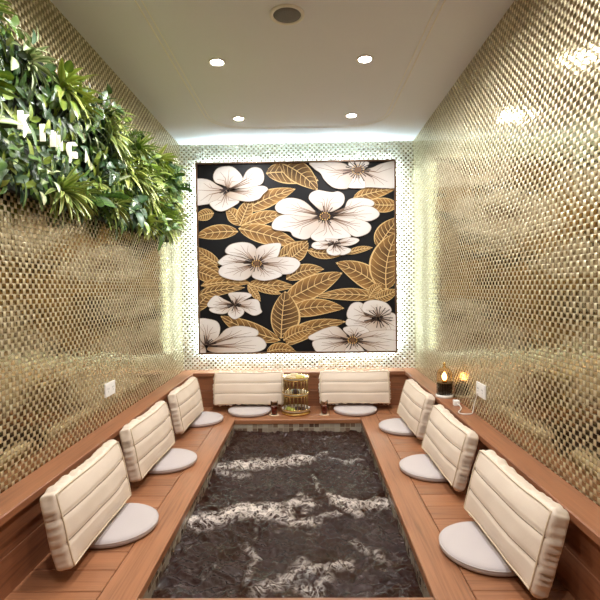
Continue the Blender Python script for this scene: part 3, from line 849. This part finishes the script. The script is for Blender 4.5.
# ------------------------------------------------------------------ three-tier stand with food
SX, SY = -.112, 4.10
t = empty('tiered_stand', (SX, SY, 0), 'round gold three-tier afternoon tea stand between the back pillows', 'tiered stand')
lathe_obj('base', [(.001, .002), (.12, .002), (.128, .006), (.128, .018), (.12, .022), (.001, .022)], M['gold'], t, n=40)
TZ = (.036, .176, .312); TR = (.128, .115, .118)
for z, r in zip(TZ, TR):
    tr = lathe_obj('tray', [(.001, z - .006), (r - .012, z - .006), (r, z + .004), (r, z + .012), (r - .004, z + .012), (r - .014, z), (.001, z)], M['ceramic'], t, n=44)
    tube('gold_rim', [(r * math.cos(2 * PI * k / 48), r * math.sin(2 * PI * k / 48), z + .012) for k in range(48)], .0045, M['gold'], tr, 6, True)
for a, b in ((TZ[0], TZ[1]), (TZ[1], TZ[2])):
    lathe_obj('ring', [(.104, b - .016), (.108, b - .016), (.108, b - .007), (.104, b - .007)], M['gold'], t, n=40, closed=True)
    for k in range(20):
        an = 2 * PI * (k + .5) / 20
        tube('upright', [(.106 * math.cos(an), .106 * math.sin(an), a + .002), (.106 * math.cos(an), .106 * math.sin(an), b - .008)], .0032, M['oldgold'], t, 6)
def blob(name, loc, sx, sy, sz, mat, label, cat, grp=None, seed=0, rz=0, sq=1.0):
    bm = bmesh.new(); bmesh.ops.create_icosphere(bm, subdivisions=3, radius=1)
    for v in bm.verts:
        d = v.co.normalized(); k = 1 + .12 * noise.noise(d * 2.3 + Vector((seed, seed * 2, 0)))
        q = Vector([math.copysign(abs(c) ** sq, c) for c in d]) * k
        v.co = Vector((q.x * sx, q.y * sy, max(q.z, -.62) * sz + .62 * sz))
    o = bm_obj(name, bm, mat, None, True); o.location = (SX + loc[0], SY + loc[1], loc[2]); o.rotation_euler.z = rz
    tag(o, label, cat, grp); return o
z = TZ[2] + .001
blob('pastry_roll', (-.06, -.035, z), .03, .022, .017, M['roll'], 'cream pastry roll at the plant wall side of the top tier', 'pastry', seed=1, rz=.4)
blob('pastry_roll', (-.02, -.06, z), .026, .022, .016, M['roll'], 'pale pastry roll at the front of the top tier', 'pastry', seed=2, rz=-.5)
blob('lemon_cake', (.03, -.04, z), .032, .028, .020, M['lemon'], 'yellow cake piece on the lamp side of the top tier', 'cake', seed=3, sq=.7)
blob('melon_piece', (.066, -.01, z), .018, .024, .012, M['melon'], 'green melon piece at the lamp side edge of the top tier', 'fruit', seed=4)
blob('lemon_cake', (-.02, .03, z), .035, .03, .02, M['roll'], 'cream cake at the middle of the top tier', 'cake', seed=5, sq=.7)
z = TZ[1] + .001
blob('chocolate_cake', (.0, -.03, z), .030, .028, .026, M['choc'], 'dark chocolate cake in the middle tier', 'cake', seed=6, sq=.7)
blob('cream_puff', (-.058, -.03, z), .030, .028, .020, M['roll'], 'cream puff at the plant wall side of the middle tier', 'pastry', seed=7)
blob('cream_puff', (.058, -.03, z), .030, .028, .020, M['roll'], 'cream puff at the lamp side of the middle tier', 'pastry', seed=8)
z = TZ[0] + .001
blob('melon_piece', (-.064, -.03, z), .026, .020, .018, M['melon'], 'green melon piece on the bottom tier', 'fruit', seed=9, rz=.3)
blob('melon_piece', (-.03, -.066, z), .026, .02, .016, M['melon'], 'green melon slice at the front of the bottom tier', 'fruit', seed=10, rz=-.3)
blob('brownie', (.015, -.04, z), .026, .024, .018, M['choc'], 'dark brownie in the middle of the bottom tier', 'cake', seed=11, sq=.55)
blob('brownie', (.06, -.05, z), .024, .022, .016, M['choc'], 'dark brownie on the lamp side of the bottom tier', 'cake', seed=12, sq=.55, rz=.6)

# ------------------------------------------------------------------ tea glasses on coasters
def tea(x, y, label, l2):
    c = lathe_obj('coaster', [(.001, 0), (.040, 0), (.043, .004), (.043, .008), (.038, .009), (.001, .009)], M['coaster'], None, (x, y, 0))
    tag(c, l2, 'coaster', 'pale coasters under tea glasses')
    t = empty('tea_glass', (x, y, .0092), label, 'glass', 'tea glasses on the pool edge')
    lathe_obj('tumbler', [(.001, 0), (.026, 0), (.027, .003), (.030, .118), (.0285, .118), (.0255, .008), (.001, .008)], M['glass'], t, n=28)
    lathe_obj('tea', [(.001, .0085), (.0250, .0085), (.0268, .068), (.001, .068)], M['tea'], t, n=28)
tea(-.298, 4.03, 'glass of dark red tea between the stand and the plant wall side cushion', 'pale round coaster under the tea glass on the plant wall side of the stand')
tea(.134, 4.03, 'glass of dark red tea between the stand and the lamp side cushion', 'pale round coaster under the tea glass on the lamp side of the stand')

# ------------------------------------------------------------------ living plant wall with lit letters
lw = empty('plant_wall', (XL, 2.85, 1.38), 'long green artificial plant panel hung on the gold mosaic wall', 'plant wall')
PY_A, PY_B, PZ_A, PZ_B = 1.20, 4.00, 1.50, 2.12
def loc(x, y, z): return Vector((x - XL, y - 2.85, z - 1.38))
bm = bmesh.new(); bm_box(bm, .001, .03, PY_A - 2.85, PY_B - 2.85, PZ_A - 1.38, PZ_B - 1.38, .004); bm_obj('backing_panel', bm, M['backing'], lw)

class LeafMesh:
    def __init__(s): s.v, s.f, s.c = [], [], []
    def blade(s, o, d, upv, L, W, droop, c_mid, c_edge, n=6, prof='lance', fold=.25):
        """a folded leaf blade from o along d, curving towards -upv by droop"""
        d = d.normalized(); side = d.cross(upv)
        if side.length < 1e-3: side = d.orthogonal()
        side.normalize(); nn = side.cross(d).normalized()
        p = o.copy(); dirv = d.copy(); prev = None
        for i in range(n + 1):
            t = i / n
            wd = {'lance': math.sin(PI * min(1, .12 + .88 * t)) ** .8, 'oval': math.sin(PI * (.06 + .94 * t) ** .8) ** .7, 'heart': math.sin(PI * (.16 + .84 * t) ** .62) ** .7}[prof] * W / 2
            if i == n: wd = W * .01
            nl = side.cross(dirv).normalized()
            a, b, c = p - side * wd + nl * wd * fold, p, p + side * wd + nl * wd * fold
            k = len(s.v); s.v += [a, b, c]
            vv = 1 + .12 * math.sin(t * 9)
            s.c += [c_edge, tuple(q * vv for q in c_mid[:3]) + (1,), c_edge]
            if prev is not None:
                s.f += [(prev, prev + 1, k + 1, k), (prev + 1, prev + 2, k + 2, k + 1)]
            prev = k
            dirv = (dirv - upv * (droop / n)).normalized(); p = p + dirv * (L / n)
    def obj(s, name, parent):
        o = mesh_obj(name, s.v, s.f, M['leaf'], parent, True)
        ca = o.data.color_attributes.new('col', 'FLOAT_COLOR', 'POINT'); ca.data.foreach_set('color', [c for q in s.c for c in q]); return o
def vary(c, a=.18):
    k = random.uniform(1 - a, 1 + a); return (c[0] * k * random.uniform(.9, 1.1), c[1] * k, c[2] * k * random.uniform(.85, 1.15), 1)
OUT = Vector((1, 0, 0)); UPW = Vector((0, 0, 1))
G_DARK, G_MID, G_LIME, G_YEL, G_PALE, G_BLUE = srgb(48, 76, 34), srgb(88, 124, 46), srgb(142, 164, 64), srgb(196, 204, 120), srgb(222, 228, 188), srgb(66, 98, 66)
def make_spiky(seed, cm, ce, nl=26, L=.15, W=.022):
    random.seed(seed); s = LeafMesh()
    for i in range(nl):
        a = i * 2.399; el = .25 + .95 * (i / nl)          # from flat against the wall to outward
        d = Vector((math.sin(el) * 1.0 + .1, math.cos(a) * math.cos(el * .8), math.sin(a) * math.cos(el * .8) + .15))
        s.blade(Vector((.02 + .02 * i / nl, 0, 0)), d, UPW, L * random.uniform(.75, 1.15), W * random.uniform(.8, 1.2), random.uniform(.5, 1.2), vary(cm), vary(ce), 6, 'lance', .35)
    return s
def make_broad(seed, cm, ce, nl=15, L=.10, W=.052, prof='oval'):
    random.seed(seed); s = LeafMesh()
    for i in range(nl):
        a = random.uniform(0, 2 * PI); rr_ = random.uniform(.01, .085)
        o = Vector((random.uniform(.02, .12), math.cos(a) * rr_, math.sin(a) * rr_))
        d = Vector((random.uniform(.1, .8), math.cos(a) * 1.0, math.sin(a) * .9 - .15))
        s.blade(o, d, (UPW * .8 + OUT * .6).normalized(), L * random.uniform(.7, 1.2), W * random.uniform(.8, 1.2), random.uniform(.5, 1.3), vary(cm), vary(ce), 6, prof, .18)
    return s
def make_fern(seed, cm, ce, nf=9):
    random.seed(seed); s = LeafMesh()
    for i in range(nf):
        a = i * 2 * PI / nf + random.uniform(-.2, .2); d = Vector((.7, math.cos(a), math.sin(a) + .25)).normalized(); p = Vector((.03, 0, 0)); L = random.uniform(.13, .19); n = 9
        sd = d.cross(UPW); sd = sd.normalized() if sd.length > .05 else Vector((0, 1, 0)); dv = d.copy(); col = vary(cm)
        for k in range(n):
            dv = (dv - UPW * .10).normalized(); p = p + dv * (L / n); w_ = .055 * math.sin(PI * (.15 + .8 * k / n))
            for sg in (-1, 1): s.blade(p, sd * sg + dv * .7, UPW, w_, .011, .4, col, vary(ce), 3, 'lance', .1)
        s.blade(p, dv, UPW, .03, .011, .3, col, col, 3)
    return s
def make_stalk(seed, cm, ce):
    """bushy sprigs of small ovate leaves"""
    random.seed(seed); s = LeafMesh()
    for i in range(7):
        a = random.uniform(0, 2 * PI); d = Vector((random.uniform(.4, 1), math.cos(a), math.sin(a))).normalized(); p = Vector((.02, 0, 0))
        for k in range(6):
            d = (d - UPW * .1).normalized(); p = p + d * .022
            for sg in (-1, 1):
                sd = d.cross(UPW); sd = sd.normalized() if sd.length > .05 else Vector((0, 1, 0))
                s.blade(p, sd * sg + d * .5 + OUT * .3, OUT, random.uniform(.04, .06), random.uniform(.022, .032), .6, vary(cm), vary(ce), 4, 'oval', .15)
    return s
KINDS = [('spiky_plant', make_spiky(1, G_MID, G_YEL)), ('spiky_plant', make_spiky(2, G_LIME, G_YEL, 24, .17, .026)), ('spiky_plant', make_spiky(3, G_MID, G_PALE, 22, .13, .024)),
         ('broadleaf_plant', make_broad(4, G_MID, G_DARK)), ('broadleaf_plant', make_broad(5, G_LIME, G_MID, 18, .09, .044)), ('broadleaf_plant', make_broad(6, G_PALE, G_MID, 14, .095, .036)),
         ('fern', make_fern(7, G_LIME, G_MID)), ('leafy_sprig', make_stalk(8, G_MID, G_DARK)), ('leafy_sprig', make_stalk(9, G_LIME, G_MID)), ('broadleaf_plant', make_broad(10, G_BLUE, G_DARK, 18, .09, .05, 'heart'))]
protos = []
random.seed(21)
LET = (1.66, 2.40, 1.685, 1.83)     # the clear slot round the letters
def top_z(y): return 2.09 + .05 * noise.noise(Vector((y * 2.2, 3, 1)))
def bot_z(y): return 1.53 + .03 * noise.noise(Vector((y * 2.2, 8, 5))) + max(0, (y - 2.6)) * .03
cand = []
ny, nz = 19, 5
for i in range(ny):
    for j in range(nz):
        y = PY_A + .16 + (PY_B - PY_A - .18) * (i + (.5 if j % 2 else 0)) / (ny - .5) + random.uniform(-.05, .05)
        z = bot_z(y) + .04 + (top_z(y) - bot_z(y) - .09) * j / (nz - 1) + random.uniform(-.03, .03)
        cand.append((y, z))
WEI = [0, 1, 2, 3, 4, 5, 6, 7, 8, 9, 0, 1, 2, 0, 1, 9]
first = {}
for (y, z) in cand:
    k = random.choice(WEI)
    inlet = LET[0] - .05 < y < LET[1] + .05 and LET[2] - .09 < z < LET[3] + .10
    if inlet: continue
    name, lm = KINDS[k]
    if k not in first:
        o = lm.obj(name, lw); first[k] = o
    else:
        o = first[k].copy(); COL.objects.link(o); o.parent = lw
    o.location = loc(XL + .025 + random.uniform(0, .05), y, z)
    o.rotation_euler = (random.uniform(-.5, .5), random.uniform(-.2, .35), random.uniform(-.35, .35))
    sc_ = random.uniform(.85, 1.2); o.scale = (sc_, sc_, sc_)
# dense small leaves filling in between
random.seed(33); s = LeafMesh()
for i in range(2600):
    y = random.uniform(PY_A, PY_B + .03); z = random.uniform(bot_z(y) - .03, top_z(y) + .02)
    xx = random.uniform(.02, .11)
    if LET[0] < y < LET[1] and LET[2] < z < LET[3]: xx = random.uniform(.02, .05)
    a = random.uniform(0, 2 * PI)
    c = vary(random.choice([G_DARK, G_DARK, G_MID, G_BLUE, G_LIME]))
    s.blade(loc(XL + xx, y, z), Vector((random.uniform(.1, .7), math.cos(a), math.sin(a) - .2)), OUT, random.uniform(.05, .09), random.uniform(.018, .034), random.uniform(.2, .9), c, vary(c), 4, random.choice(['oval', 'lance']), .2)
# a few blades that hang across the lit letters
for (y, z, dy, dz, L, c) in ((1.72, 1.665, .35, .9, .075, G_PALE), (1.80, 1.655, -.3, .9, .085, G_MID), (1.77, 1.80, .1, -1, .06, G_LIME), (1.90, 1.79, -.5, -1, .07, G_LIME), (1.87, 1.735, 1, .25, .06, G_DARK),
                             (1.99, 1.80, .15, -1, .075, G_DARK), (2.02, 1.80, -.1, -1, .06, G_MID), (1.955, 1.66, .4, 1, .07, G_MID), (2.05, 1.66, .5, .9, .06, G_PALE), (1.93, 1.80, .4, -1, .05, G_DARK),
                             (2.20, 1.70, .3, .8, .08, G_PALE), (2.24, 1.69, -.2, .9, .07, G_YEL)):
    s.blade(loc(XL + .168, y, z), Vector((.05, dy, dz)), OUT, L, .026, .3, vary(c), vary(c), 5, 'lance', .2)
fo = s.obj('filler_leaves', lw); fo['kind'] = 'stuff'

# lit letters mounted in the greenery
def letter(ch, y, z, h):
    cu = bpy.data.curves.new('letter', 'FONT'); cu.body = ch; cu.size = h / .70; cu.extrude = .011; cu.offset = -.004
    tmp = bpy.data.objects.new('tmp', cu); COL.objects.link(tmp); bpy.context.view_layer.update()
    me = bpy.data.meshes.new_from_object(tmp.evaluated_get(bpy.context.evaluated_depsgraph_get()))
    bpy.data.objects.remove(tmp); bpy.data.curves.remove(cu)
    o = bpy.data.objects.new('letter', me); COL.objects.link(o); me.materials.clear(); me.materials.append(M['letter'])
    o.matrix_world = Matrix(((0, 0, 1, XL + .145), (1, 0, 0, y), (0, 1, 0, z), (0, 0, 0, 1)))
    tag(o, 'lit white letter %s of the sign set in the plant wall' % ch, 'sign letter', 'lit letters on the plant wall')
    bm = bmesh.new(); bm_box(bm, .045, .05, -.012, -.002, -.12, -.011)
    return o
for ch, y in (('K', 1.73), ('I', 1.875), ('N', 1.95), ('G', 2.085)):
    o = letter(ch, y, 1.698, .078)
    st = bmesh.new(); bm_box(st, .02, .05, .02, .03, -.115, -.011); bm_obj('mounting_peg', st, M['stem'], o)
